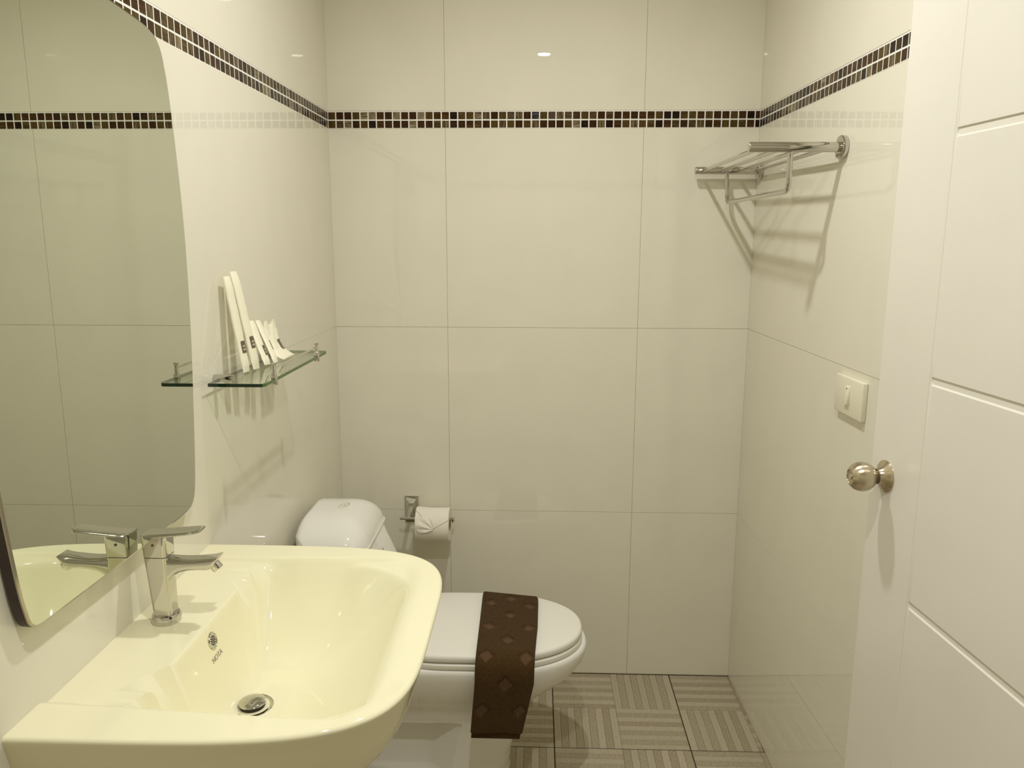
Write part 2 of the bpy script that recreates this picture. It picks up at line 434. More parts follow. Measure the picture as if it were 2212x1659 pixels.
# ------------------------------------------------------------------ wall mirror
def mirror():
    R = [(-1.35, 1.812), (-1.268, 1.810), (-1.21, 1.806), (-1.165, 1.801), (-1.14, 1.795), (-1.125, 1.787), (-1.113, 1.771), (-1.106, 1.750), (-1.100, 1.725), (-1.092, 1.672), (-1.081, 1.570), (-1.0765, 1.497), (-1.0755, 1.423), (-1.0795, 1.306),
         (-1.088, 1.202), (-1.0985, 1.10), (-1.1035, 1.060), (-1.110, 1.022), (-1.117, 1.005), (-1.128, .994), (-1.146, .990)]
    L = [(-1.546, .990), (-1.564, .9905), (-1.576, .9935), (-1.584, 1.002), (-1.589, 1.018), (-1.594, 1.040), (-1.602, 1.10), (-1.6095, 1.172), (-1.618, 1.30), (-1.622, 1.42), (-1.6215, 1.50), (-1.617, 1.57),
         (-1.607, 1.672), (-1.600, 1.725), (-1.594, 1.750), (-1.587, 1.771), (-1.575, 1.787), (-1.56, 1.795), (-1.535, 1.801), (-1.49, 1.806), (-1.43, 1.810)]
    pts = [Vector(p) for p in R + L]
    # Catmull-Rom refinement of the outline
    out = []; n = len(pts)
    for i in range(n):
        p0, p1, p2, p3 = pts[i-1], pts[i], pts[(i+1) % n], pts[(i+2) % n]
        d = [max((b - a).length, 1e-6)**.5 for a, b in ((p0, p1), (p1, p2), (p2, p3))]
        steps = 4 if d[1]**2 < .12 else 8
        for k in range(steps):
            t0, t1 = 0, d[0]; t2 = t1 + d[1]; t3 = t2 + d[2]; t = t1 + (t2 - t1)*k/steps
            A1 = p0*((t1-t)/(t1-t0)) + p1*((t-t0)/(t1-t0)); A2 = p1*((t2-t)/(t2-t1)) + p2*((t-t1)/(t2-t1)); A3 = p2*((t3-t)/(t3-t2)) + p3*((t-t2)/(t3-t2))
            B1 = A1*((t2-t)/(t2-t0)) + A2*((t-t0)/(t2-t0)); B2 = A2*((t3-t)/(t3-t1)) + A3*((t-t1)/(t3-t1))
            out.append(B1*((t2-t)/(t2-t1)) + B2*((t-t1)/(t2-t1)))
    return out
MO = mirror()
mc = Vector((-1.35, 1.40))
def inset(loop, d):
    n = len(loop); r = []
    for i in range(n):
        t = (loop[(i+1) % n] - loop[i-1]).normalized(); nn = Vector((-t.y, t.x))
        if nn.dot(mc - loop[i]) < 0: nn = -nn
        r.append(loop[i] + nn*d)
    return r
t = thing('wall_mirror', 'large frameless mirror with curved sides and rounded corners above the basin', 'mirror', (0, -1.35, 1.4))
ring = lambda L, x: [(x, p.x, p.y) for p in L]
mk('backing_board', *loft([ring(inset(MO, .003), .0012), ring(inset(MO, .0005), .004), ring(MO, .0165)]), DARKBACK, t, 40)
mk('glass_edge', *loft([ring(MO, .0165), ring(MO, .0185), ring(inset(MO, .0028), .0200)], False, False), EDGEB, t, 20)
V, F = loft([ring(inset(MO, .0028), .0200)], False, True)
mk('mirror_glass', V, F, MIRROR, t, None)

# ------------------------------------------------------------------ wash basin
BZ, BY = .877, -1.325
def bowl_h(x, y):
    """height of the glazed top, relative to the rim"""
    h = 0.0
    # sunken platform (tap deck + bowl surround), open to the wall
    nl = -1.553 - .070*max(0, x - .02); fl_ = -1.092 + .035*max(0, x - .02)
    q = min((y - nl + .004)/.014, (fl_ + .008 - y)/.014, (.450 - x)/.05)
    mg = 1 - ((max(x, 0)/.482)**4.6 + (abs(y - BY)/.305)**4.6)**(1/4.6)
    h -= .0085*sstep(q)*(sstep((mg - .03)/.09) if x > .1 else 1)
    al = max(0, 1 - (x - .123)/.056); ar = max(0, 1 - (.422 - x)/.19)
    an = max(0, 1 - (y - nl - .002)/.055); af = max(0, 1 - (fl_ - .002 - y)/.16)
    n = 5.0 - 2.5*sstep((x - .16)/.18)
    e = (al**n + ar**n + an**n + af**n)**(1/n)
    v = 1 - e**2
    s = 30.0
    d = math.log(1 + math.exp(max(-40, min(40, s*v))))/s
    h -= .130*min(1.03, d)
    # slight fall to the waste
    r = math.hypot(x - .192, y - BY + .015)
    h -= .004*max(0, 1 - r/.12)**2
    return h
def rim_xy(a, sx=1.0, sy=1.0):
    n = 4.6; ca, sa = math.cos(a), math.sin(a)
    # superellipse half for x>0, straight back on the wall
    return sgnpow(ca, 2/n)*.482*sx, sgnpow(sa, 2/n)*.305*sy
def basin():
    NA = 320
    outline = []
    m = NA*3//4
    for k in range(m + 1):
        a = -PI/2 + PI*k/m
        outline.append(rim_xy(a))
    nb = NA - m
    for k in range(1, nb):
        outline.append((0.0, .305 - .61*k/nb))
    n = len(outline)
    cx, cy = .20, 0.0
    rings = []
    # outer shell, bottom to top
    for (dz, ix, iy) in ((-.185, .62, .60), (-.182, .66, .64), (-.170, .73, .71), (-.150, .81, .79), (-.125, .88, .865), (-.10, .925, .915), (-.075, .955, .948), (-.05, .972, .968), (-.03, .984, .980), (-.018, .992, .989), (-.010, .997, .996), (-.006, .9995, .999)):
        rings.append([(p[0]*ix, BY + p[1]*iy, BZ + dz + (bowl_h(p[0]*ix, BY + p[1]*iy) if dz > -.02 else 0)) for p in outline])
    rad = .006
    for k in range(1, 6):
        th = PI/2*k/6
        f = rad*(1 - math.cos(th)); g = rad*math.sin(th)
        r = []
        for p in outline:
            sx = 1 - f/.482; sy = 1 - f/.305
            r.append((p[0]*sx, BY + p[1]*sy, BZ - rad + g + bowl_h(p[0]*sx, BY + p[1]*sy)))
        rings.append(r)
    NR = 150
    for i in range(NR):
        q = (1 - rad/.305)*(1 - i/NR)
        q = max(q, .004)
        r = []
        for p in outline:
            x = cx + (p[0] - cx)*q; y = cy + (p[1] - cy)*q
            r.append((x, BY + y, BZ + bowl_h(x, BY + y)))
        rings.append(r)
    return loft(rings)
t = thing('wash_basin', 'ivory ceramic wall-hung basin with rounded front corners under the mirror', 'basin', (0, BY, BZ - .185))
basin_o = mk('basin_body', *basin(), BASINM, t, 60)
bx = lambda x, y: BZ + bowl_h(x, y)
dx, dz = .192, bx(.192, BY - .015)
V, F = lathe((dx, BY - .015, dz + .0005), (0, 0, 1), [(.033, -.002), (.033, .0010), (.0315, .0022), (.027, .0016), (.0225, -.0015), (.021, -.006), (0, -.006)], 48)
mk('drain_flange', V, F, CHROME, t, 40)
mk('drain_gap_shade', *lathe((dx, BY - .015, dz - .004), (0, 0, 1), [(.019, 0), (.0195, .0112), (0, .0112)], 40), BLACK, t, 40)  # black filler painting the shade in the gap beneath the plug
mk('drain_plug', *lathe((dx, BY - .015, dz + .0068), (0, 0, 1), [(.0195, 0), (.0212, .0010), (.0214, .0022), (.0195, .0042), (.014, .0056), (.007, .0063), (0, .0065)], 48), CHROME, t, 40)
# overflow grille on the sloping back wall of the bowl
ox, oy = .1312, BY + .001
sl = (bx(ox + .002, oy) - bx(ox - .002, oy))/.004
nrm = Vector((-sl, 0, 1)).normalized(); oc = Vector((ox, oy, bx(ox, oy)))
def on_bowl(zt):
    lo, hi = .10, .19
    for _ in range(40):
        mid = (lo + hi)/2
        if bx(mid, BY) > zt: lo = mid
        else: hi = mid
    return (lo + hi)/2
oz = BZ - .036; oxx = on_bowl(oz); sl = (bx(oxx + .001, BY) - bx(oxx - .001, BY))/.002
nrm = Vector((-sl, 0, 1)).normalized(); oc = Vector((oxx, BY - .003, oz))
gr = mk('overflow_grille', *lathe(oc, nrm, [(.0138, -.003), (.0138, .0012), (.0128, .0022), (.0112, .0022), (.0106, .0014), (0, .0014)], 40), CHROME, t, 40)
ea = Vector((0, 1, 0)); eb = nrm.cross(ea).normalized()
hv = []
for rr, cnt in ((0, 1), (.0035, 6), (.0068, 12)):
    for k in range(cnt):
        aa = 2*PI*k/cnt + rr*40
        hv.append(lathe(oc + ea*rr*math.cos(aa) + eb*rr*math.sin(aa) + nrm*.0014, nrm, [(.0011, -.0002), (.0011, .0005), (0, .0005)], 8))
hm = sub('grille_holes', *join(*hv), BLACK, gr, t, None)
# the maker's lettering below the grille
fc = bpy.data.curves.new('logo', 'FONT'); fc.body = 'NOTA'; fc.size = .0125; fc.align_x = 'CENTER'; fc.align_y = 'CENTER'; fc.extrude = .0002
fo = bpy.data.objects.new('tmp', fc); COL.objects.link(fo)
dg = bpy.context.evaluated_depsgraph_get(); me = bpy.data.meshes.new_from_object(fo.evaluated_get(dg))
bpy.data.objects.remove(fo)
lz = BZ - .062; lx = on_bowl(lz); sl = (bx(lx + .001, BY) - bx(lx - .001, BY))/.002
ln = Vector((-sl, 0, 1)).normalized(); lx_ax = Vector((0, 1, 0)); ly_ax = ln.cross(lx_ax)
lo_ = link('logo', me, t, INKG); lm = Matrix((lx_ax, ly_ax, ln)).transposed().to_4x4()
lm.translation = Vector((lx, BY - .004, lz)) + ln*.0005 - Vector((0, BY, BZ - .185)); lo_.matrix_local = lm

# ------------------------------------------------------------------ basin tap
TX, TY, TZ = .053, -1.317, BZ - .0085
t = thing('basin_tap', 'chrome single-lever basin tap standing on the left ledge of the basin', 'tap', (TX, TY, TZ))
mk('base_ring', *lathe((TX, TY, TZ - .001), (0, 0, 1), [(.0215, 0), (.0222, .004), (.0222, .0125), (.0205, .0152), (.016, .0158), (0, .0158)], 48), CHROME, t, 40)
def rr3(cx, cy, z, hx, hy, r, tilt=0):
    return [(p[0], p[1], z + tilt*(p[0] - cx)) for p in rrect(cx, cy, hx, hy, r, 6)]
# column, widening a little upwards, with the spout growing out of its front
rows = []
for k in range(13):
    f = k/12; z = TZ + .014 + f*.098
    hx = .0150 + .0035*f; rows.append(rr3(TX - .0035*f, TY, z, hx, .0148 + .0018*f, .0062, 0))
mk('tap_body', *loft(rows), CHROME, t, 30)
rows = []
for (x, zt, zb, hy) in ((TX + .004, .112, .060, .0135), (TX + .010, .111, .064, .0140), (TX + .016, .1095, .072, .0148), (TX + .022, .1085, .0795, .0154), (TX + .032, .1078, .0860, .0158), (TX + .045, .1075, .0895, .0160), (TX + .060, .1085, .0905, .0162), (TX + .075, .1100, .0905, .0162), (TX + .083, .1112, .0925, .0160), (TX + .0895, .1120, .1030, .0155), (TX + .0935, .1124, .1105, .0148)):
    zc, hz = (zt + zb)/2, (zt - zb)/2
    # flat top, belly rounded: superellipse in the cross-section
    r = []
    for k in range(32):
        a = 2*PI*k/32; ca, sa = math.cos(a), math.sin(a)
        nn = .45 if sa > 0 else .75
        r.append((x, TY + hy*sgnpow(ca, .6), TZ + zc + hz*sgnpow(sa, nn)))
    rows.append(r)
mk('spout', *loft(rows), CHROME, t, 40)
ad = Vector((.62, 0, -.78)).normalized(); ac = Vector((TX + .0825, TY, TZ + .0985))
mk('aerator', *lathe(ac, ad, [(.0088, -.004), (.0088, .0105), (.0082, .0115), (.0066, .0115), (.0064, .0085), (0, .0085)], 32), CHROMEH, t, 40)
mk('seam_ring', *loft([rr3(TX - .0035, TY, TZ + .1115, .0178, .0160, .0062), rr3(TX - .0035, TY, TZ + .1135, .0178, .0160, .0062)]), BLACK, t, 30)
# lever: block plus a flat blade
rows = [rr3(TX - .0036, TY, TZ + .1132, .0186, .0168, .0062), rr3(TX - .0038, TY, TZ + .128, .0190, .0172, .0062), rr3(TX - .0040, TY, TZ + .1435, .0196, .0176, .0062), rr3(TX - .0040, TY, TZ + .1475, .0194, .0176, .0062), rr3(TX - .0040, TY, TZ + .149, .0180, .0162, .0055)]
lev = mk('lever', *loft(rows), CHROME, t, 30)
rows = []
for (x, zc, h, hy) in ((TX - .0225, .1462, .0026, .0168), (TX - .015, .1464, .0032, .0176), (TX + .005, .1476, .0031, .0178), (TX + .030, .1500, .0029, .0178), (TX + .050, .1522, .0027, .0176), (TX + .060, .1534, .0026, .0170), (TX + .0655, .1541, .0023, .0152), (TX + .068, .1545, .0017, .0125)):
    r = []
    for k in range(28):
        a = 2*PI*k/28; r.append((x, TY + hy*sgnpow(math.cos(a), .5), TZ + zc + h*sgnpow(math.sin(a), .7)))
    rows.append(r)
sub('lever_blade', *loft(rows), CHROME, lev, t, 40)
sub('indicator', *lathe((TX - .004, TY - .0172, TZ + .134), (0, -1, 0), [(.0024, -.001), (.0022, .0009), (0, .001)], 16), SATIND, lev, t, 40)

# ------------------------------------------------------------------ glass shelf
SZ = 1.197; SY0, SY1, SX0, SX1 = -1.012, -.560, .013, .122
t = thing('glass_shelf', 'clear glass shelf with green edges and a chrome guard rail on the left wall', 'shelf', (0, -.786, SZ))
pl = [(SX0, SY0), (SX1 - .010, SY0), (SX1 - .004, SY0 + .002), (SX1, SY0 + .010), (SX1, SY1 - .010), (SX1 - .004, SY1 - .002), (SX1 - .010, SY1), (SX0, SY1)]
V, F = loft([[(x, y, SZ - .0065) for x, y in pl], [(x, y, SZ) for x, y in pl]])
mi = [2 if k in (0, 1) else (1 if k < 7 else 2) for k in range(8)] + [0, 0]
o = mk('glass_panel', V, F, [GLASS, GEDGE, GEDGED], t, None, mi)
for y in (-.950, -.622):
    mk('bracket', *lathe((.0006, y, SZ - .0005), (1, 0, 0), [(.0078, 0), (.0078, .036), (.0070, .0385), (0, .0385)], 28), CHROME, t, 40)
for y in (-.943, -.640):
    px = SX1 - .0035
    mk('rail_post', *lathe((px, y, SZ - .014), (0, 0, 1), [(.0062, 0), (.0065, .001), (.0065, .020), (.0052, .0225), (.0042, .025), (.0042, .0365), (.0034, .0375), (.0034, .039), (.0050, .040), (.0054, .042), (.004, .0435), (0, .0438)], 24), CHROME, t, 40)
mk('guard_rail', *tube([(SX1 - .0035, -.946, SZ + .0195), (SX1 - .0035, -.637, SZ + .0195)], .0024, 14), CHROMEH, t, 40)

# ------------------------------------------------------------------ sachets on the shelf
def pouch(name, label, group, base, top, w, wdir, th, lab, bow=0.0, end_w=1.0):
    base, top = Vector(base), Vector(top); wd = Vector(wdir).normalized()
    ax = (top - base); L = ax.length; ax.normalize(); nn = wd.cross(ax).normalized()
    if nn.x < 0: nn = -nn
    t = thing(name, label, 'sachet', base, group=group)
    rows = []; NV = 22; rnd = random.Random(len(name) + int(base.y*1e4))
    for i in range(NV + 1):
        v = i/NV
        f = min(1, min(v, 1 - v)/.09); hh = th*(.10 + .9*sstep(f)); ww = w*(1 - .10*(1 - sstep(f)) if end_w == 1 else 1)
        c_ = base + ax*(L*v) + nn*(th*.55 + bow*math.sin(PI*v)*.5 + rnd.uniform(-1, 1)*.0004)
        r = []
        for k in range(24):
            a = 2*PI*k/24
            r.append(c_ + wd*(ww*.5*sgnpow(math.cos(a), .8)) + nn*(hh*.5*sgnpow(math.sin(a), 1.0))*(1 + .0*rnd.random()))
        rows.append(r)
    b = mk('pouch', *loft(rows), POUCH, t, 50)
    if lab:
        v0, v1, u0, u1 = lab
        def pt(u, v, lift):
            a = math.acos(max(-1, min(1, sgnpow(u, 1/.8)))); q = math.sin(a)
            return base + ax*(L*v) + nn*(th*.55 + bow*math.sin(PI*v)*.5 + th*.5*q + lift) + wd*(w*.5*u)
        n, m_ = 6, 4
        V = [pt(u0 + (u1-u0)*i/n, v0 + (v1-v0)*j/m_, .0007) for i in range(n+1) for j in range(m_+1)]
        F = [(i*(m_+1)+j, (i+1)*(m_+1)+j, (i+1)*(m_+1)+j+1, i*(m_+1)+j+1) for i in range(n) for j in range(m_)]
        lb = sub('printed_label', V, F, POUCHL, b, t, None)
        # pale marks of the illegible print
        V2, F2 = [], []
        for (q0, q1) in ((.22, .34), (.50, .62)):
            k = len(V2)
            for i in range(5):
                u = u0 + (u1-u0)*(.18 + .6*i/4); wob = .05*(1 if i % 2 else -1)
                V2 += [pt(u, v0 + (v1-v0)*(q0 + wob), .0011), pt(u, v0 + (v1-v0)*(q1 + wob), .0011)]
            F2 += [(k+2*i, k+2*i+2, k+2*i+3, k+2*i+1) for i in range(4)]
        o = mk('label_print', V2, F2, POUCHW, None, None); o.parent = t
        for v in o.data.vertices: v.co = v.co - Vector(base)
        ORIG[o.name] = Vector(base)
    return t
G = 'hotel sachets on the glass shelf'
pouch('toothbrush_sachet', 'tall slim white sachet leaning on the left wall, nearest to the mirror', G, (.040, -.895, SZ + .002), (.008, -.889, 1.394), .028, (.12, .99, 0), .010, (.20, .325, -.55, .62))
pouch('toothbrush_sachet', 'tall slim white sachet leaning on the left wall, second from the mirror', G, (.046, -.855, SZ + .002), (.009, -.853, 1.402), .030, (.12, .99, 0), .010, (.215, .335, -.50, .66))
pouch('comb_sachet', 'short slim white sachet just beside the tall pair on the glass shelf', G, (.054, -.803, SZ + .002), (.010, -.772, 1.291), .029, (.13, .97, -.05), .007, (.20, .42, .05, .72))
pouch('comb_sachet', 'short slim white sachet between its twin and the crumpled wide one on the glass shelf', G, (.062, -.772, SZ + .002), (.012, -.735, 1.288), .026, (.05, .99, -.05), .007, (.28, .50, .40, .80))
# the wide, crumpled sachet, its foot curling outwards
t = thing('shower_cap_sachet', 'wide crumpled white sachet with curled foot, farthest from the mirror on the shelf', 'sachet', (.05, -.70, SZ), group=G)
prof = [(.013, 1.277), (.014, 1.262), (.019, 1.245), (.026, 1.228), (.036, 1.214), (.048, 1.2055), (.060, 1.2015), (.070, 1.2002)]
rr_ = random.Random(3); rows = []
NU, NP = 15, len(prof)*3 - 2
for i in range(NP):
    f = i/(NP - 1)*(len(prof) - 1); k = min(int(f), len(prof) - 2); q = f - k
    x = prof[k][0] + (prof[k+1][0] - prof[k][0])*q; z = prof[k][1] + (prof[k+1][1] - prof[k][1])*q
    d = Vector((prof[k+1][0] - prof[k][0], 0, prof[k+1][1] - prof[k][1])).normalized(); nn = Vector((-d.z, 0, d.x))
    if nn.x < 0: nn = -nn
    top_, bot_ = [], []
    s = i/(NP - 1); fat = .0085*math.sin(PI*min(1, max(.03, s*1.15)))**.8 if s < .8 else .0022
    fat = max(fat, .0012)
    for j in range(NU):
        u = j/(NU - 1); y = -.690 - .042*s + (.074 + .012*s)*u + .004*math.sin(s*11)*u
        cr = .0022*math.sin(11*u + 5*s)*math.sin(7*s + 3*u)*(1 - s)
        e = math.sin(PI*u)**.5
        zz = z + (.006*math.sin(u*9) if i == 0 else 0)
        top_.append(Vector((x, y, zz)) + nn*(fat*e + cr + .001)); bot_.append(Vector((x, y, zz)))
    rows.append(top_ + bot_[::-1])
b = mk('pouch', *loft(rows), POUCH, t, 60)
pn = lambda u, v, l: None
def cap_pt(u, v, lift):
    i = v*(NP - 1); k = int(i); q = i - k; j = u*(NU - 1); jj = int(j); w = j - jj
    g = lambda a, c: rows[a][c]
    p = (g(k, jj)*(1-w) + g(k, jj+1)*w)*(1-q) + (g(k+1, jj)*(1-w) + g(k+1, jj+1)*w)*q
    return p + Vector((.8, -.3, .5)).normalized()*lift
V = [cap_pt(.62 + .26*i/4, .38 + .26*j/5, .0012) for i in range(5) for j in range(6)]
F = [(i*6+j, (i+1)*6+j, (i+1)*6+j+1, i*6+j+1) for i in range(4) for j in range(5)]
sub('printed_label', V, F, POUCHL, b, t, None)
V, F = [], []
for q in (.54, .60):
    k = len(V)
    for i in range(4): V += [cap_pt(.66 + .17*i/3, q, .0018), cap_pt(.66 + .17*i/3, q + .022, .0018)]
    F += [(k+2*i, k+2*i+2, k+2*i+3, k+2*i+1) for i in range(3)]
mk('label_print', V, F, POUCHW, t, None)

# ------------------------------------------------------------------ toilet
CY = -.47
t = thing('toilet', 'white one-piece toilet with closed lid and domed cistern in the back left corner', 'toilet', (.40, CY, 0))
def egg(z, xb, xf, hw, xc=.50, nf=2.15, nb=4.5, N=144, yo=0):
    out = []
    for k in range(N):
        a = 2*PI*k/N; ca, sa = math.cos(a), math.sin(a)
        n = nf if ca > 0 else nb
        x = xc + sgnpow(ca, 2/n)*((xf - xc) if ca > 0 else (xc - xb)); y = sgnpow(sa, 2/n)*hw
        out.append((x, CY + yo + y, z))
    return out
prof = [(0.0, .06, .576, .118, .42), (.02, .06, .574, .116, .42), (.06, .06, .578, .110, .42), (.11, .055, .589, .108, .43), (.16, .05, .603, .109, .44), (.20, .045, .622, .114, .45), (.232, .04, .648, .125, .46),
        (.262, .035, .686, .142, .47), (.29, .03, .725, .160, .48), (.32, .03, .757, .175, .49), (.35, .03, .777, .185, .50), (.372, .03, .785, .1885, .50), (.384, .03, .7845, .188, .50), (.3895, .032, .781, .185, .50), (.391, .036, .776, .180, .50)]
rings = []
zs = [0, .01, .02, .03, .04] + [.04 + .004*k for k in range(1, 45)] + [.22, .232, .246, .262, .276, .29, .305, .32, .335, .35, .362, .372, .380, .384, .3875, .3895, .391]
zs = sorted(set(round(z, 4) for z in zs))
for z in zs:
    xb, xf, hw, xc = interp(prof, z)
    r = egg(z, xb, xf, hw, xc, N=360)
    q = []
    for (x, y, zz) in r:
        # moulded pocket in the side of the foot
        e = min((x - .12)/.020, (.405 - x)/.020, (z - .018)/.016, (.192 - z)/.016)
        cr = 0
        if abs(y - CY) > .03:
            ex = max(0, x - .368)/.040; ez = max(0, z - .156)/.040
            e = 1 - (max(ex, 0)**2.4 + max(ez, 0)**2.4)**(1/2.4) if (x > .368 or z > .156) else 1
            e = min(e*4.5, (x - .12)/.020, (z - .018)/.016)
            cr = .050*sstep(e)
        y2 = y - math.copysign(cr, y - CY)
        q.append((x, y2, zz))
    rings.append(q)
mk('pan', *loft(rings), CERAM, t, 50)
def slab(z0, z1, xb, xf, hw, r, nb=6):
    R = []
    for (dz, i) in ((0, r*.6), (r*.35, r*.15), (r*.8, 0)): R.append(egg(z0 + dz, xb + i, xf - i, hw - i, .50, 2.15, nb))
    H = z1 - z0
    for k in range(7):
        a = PI/2*k/6; R.append(egg(z1 - r + r*math.sin(a), xb + r*(1 - math.cos(a)), xf - r*(1 - math.cos(a)), hw - r*(1 - math.cos(a)), .50, 2.15, nb))
    return R
R = slab(.3925, .4080, .305, .7725, .1845, .004); mk('seat_ring', *loft(R), PLASTW, t, 40)
R = slab(.4102, .4320, .300, .7715, .1835, .009)
for (i, d) in ((.02, .0012), (.05, .0022), (.10, .003)): R.append(egg(.4320 + d, .30 + .009 + i, .7715 - .009 - i, .1835 - .009 - i, .50, 2.15, 6))
mk('seat_lid', *loft(R), PLASTW, t, 40)
for y in (-.07, .07):
    mk('hinge_cap', *lathe((.288, CY + y, .391), (0, 0, 1), [(.016, 0), (.016, .022), (.013, .027), (0, .028)], 24), PLASTW, t, 40)
CT = -.450
# cistern body: front face slopes out towards the seat
rows = []
for (z, xf, hw, r) in ((.36, .34, .168, .05), (.43, .315, .164, .06), (.47, .292, .160, .06), (.52, .268, .157, .06), (.56, .251, .156, .06), (.60, .234, .155, .06), (.64, .216, .155, .06), (.6702, .205, .155, .06)):
    rows.append([(p[0], p[1], z) for p in rrect((.016 + xf)/2, CT, (xf - .016)/2, hw, r, 10)])
mk('cistern', *loft(rows), CERAM, t, 40)
rows = []
def lid_outline(i):
    return rrect((.018 + i*.35 + .2105 - i)/2, CT, (.2105 - .018 - i*1.35)/2, .163 - i*1.45, max(.004, .066 - i*.45), 12)
def lid_z(x, y):
    fy = max(0, abs(y - CT) - .012)/.152; fx = max(0, x - .105)/.106; fb = max(0, .045 - x)/.028
    d = min(1.0, (fy**3.8 + fx**3.8)**(2.4/3.8) + .5*fb**2.5)
    return .6765 + .0770*(1 - d)**.55
for (z, i) in ((.6745, .005), (.6750, .0018), (.6770, 0.0)): rows.append([(x, y, z) for x, y in lid_outline(i)])
for k in range(0, 36):
    i = .0905*(k/35)**2.0
    rows.append([(x, y, max(.6775 + .001*min(k, 2), lid_z(x, y))) for x, y in lid_outline(i)])
lid = mk('cistern_lid', *loft(rows), CERAM, t, 60)
# leaf emblem on the lid: outlined almond with a small curl inside
lc = Vector((.118, -.440, .7533)); ang = math.radians(62); e1 = Vector((math.cos(ang), math.sin(ang), 0)); e2 = Vector((-math.sin(ang), math.cos(ang), 0))
pts = []
for k in range(33):
    a = 2*PI*k/32; sx = math.cos(a); pts.append(lc + e1*(.020*sgnpow(sx, .9)) + e2*(.0095*math.sin(a)*(1 - .25*sx)))
V, F = tube(pts, .0007, 6)
V2, F2 = tube([lc + e1*(-.010 + .016*k/8) + e2*(.0035*math.sin(k*.9)) for k in range(9)], .0007, 6)
sub('leaf_emblem', *join((V, F), (V2, F2)), INKB, lid, t, 60)
mk('sticker', *lathe((.2205, -.44, .628), (1, 0, .42), [(.0035, 0), (.0035, .0009), (0, .001)], 16), RED, t, 30)

# ------------------------------------------------------------------ brown bath mat over the lid
def mat_path():
    P_ = [(-.309, .4412), (-.310, .4412)]
    P_ += [(-.310 - .331*k/30, .4414 + .0006*math.sin(PI*k/30)) for k in range(1, 31)]
    P_ += [(-.656, .4392), (-.669, .4335), (-.680, .4230), (-.6865, .4080), (-.6890, .3900)]
    P_ += [(-.6890 + .004*k/24, .390 - .153*k/24) for k in range(1, 25)]
    return P_
def resample(P_, step):
    out = [P_[0]]; acc = 0; S_ = [0.0]; tot = 0
    for a, b in zip(P_, P_[1:]):
        d = math.hypot(b[0]-a[0], b[1]-a[1]); pos = step - acc
        while pos <= d:
            f = pos/d; out.append((a[0] + (b[0]-a[0])*f, a[1] + (b[1]-a[1])*f)); pos += step
        acc = d - (pos - step)
    return out
def bath_mat():
    P_ = resample(mat_path(), .0034); n = len(P_); st = .0034
    i0 = min(range(n), key=lambda i: abs(P_[i][0] + .309) + (0 if P_[i][1] > .43 else 9))
    rowsD = []
    s0 = i0*st
    for k in range(8):
        s = s0 + (.0705*k - .002 if k else .031)
        if k % 2 == 0: rowsD += [(s + .066*0, .52)]
        else: rowsD += [(s, .175), (s + .004, .855)]
    rows = []; mi = []
    NU = 44; TH = .0115
    for i, (y, z) in enumerate(P_):
        a, b = P_[max(i-1, 0)], P_[min(i+1, n-1)]
        ty, tz = b[0]-a[0], b[1]-a[1]; l = math.hypot(ty, tz); ty /= l; tz /= l
        ny, nz = tz, -ty     # outward
        if i < 5: pass
        s = i*st; f = i/(n-1)
        xl, xr = interp([(0, .489, .651), (.05, .489, .652), (.35, .492, .650), (.62, .494, .643), (.75, .493, .641), (1, .481, .612)], f)
        endf = min(1, min(i, n - 1 - i)*st/.005)
        th = TH*(.35 + .65*math.sqrt(max(0, 1 - (1 - endf)**2)))
        r = []
        for j in range(NU + 1):
            u = j/NU; eu = min(1, min(u, 1-u)*(xr-xl)/.006); q = math.sqrt(max(0, 1 - (1-eu)**2))
            d = 0
            for (sd, ud) in rowsD:
                dd = abs(s - sd)/.0195 + abs(u - ud)*(xr - xl)/.0185
                if dd < 1.15: d = max(d, sstep((1.15 - dd)/.25))
            wv = .0025*math.sin(u*PI*2.0 + .6)*sstep((f - .66)/.2)
            off = th*(.45 + .55*q) - .0058*d + wv
            sk = -.030*u*max(0, 1 - f*2.2)
            r.append((xl + (xr-xl)*u, y + sk + ny*(off - TH*.5), z + nz*(off - TH*.5)))
        for j in range(NU, -1, -1):
            u = j/NU; eu = min(1, min(u, 1-u)*(xr-xl)/.006); q = math.sqrt(max(0, 1 - (1-eu)**2))
            off = TH*.42 - th*.40*q
            sk = -.030*u*max(0, 1 - f*2.2)
            r.append((xl + (xr-xl)*u, y + sk + ny*(off - TH*.5), z + nz*(off - TH*.5)))
        rows.append(r)
    V, F = loft(rows)
    N2 = 2*(NU + 1)
    mi = []
    for i in range(n - 1):
        for j in range(N2):
            m = 0
            if j < NU:
                s = (i + .5)*st; u = (j + .5)/NU; f = i/(n-1)
                for (sd, ud) in rowsD:
                    if abs(s - sd)/.0195 + abs(u - ud)*.15/.0185 < .97: m = 1
            mi.append(m)
    mi += [0, 0]
    return V, F, mi
t = thing('bath_mat', 'folded dark brown cloth mat with sunken diamonds draped over the toilet lid', 'bath mat', (.57, -.47, .445))
V, F, mi = bath_mat()
o = mk('upper_fold', V, F, [TOWEL, TOWEL2], t, 50, mi)
rows = []
for i in range(16):
    z = .262 - .0405*i/15; h = .0045 if 0 < i < 15 else .002
    a, b = .485 - .003*i/15, .612 - .006*i/15
    rows.append([(p[0], p[1], z) for p in rrect((a+b)/2, -.6775, (b-a)/2, h, h*.9, 4)])
mk('under_fold', *loft(rows), TOWEL, t, 50)

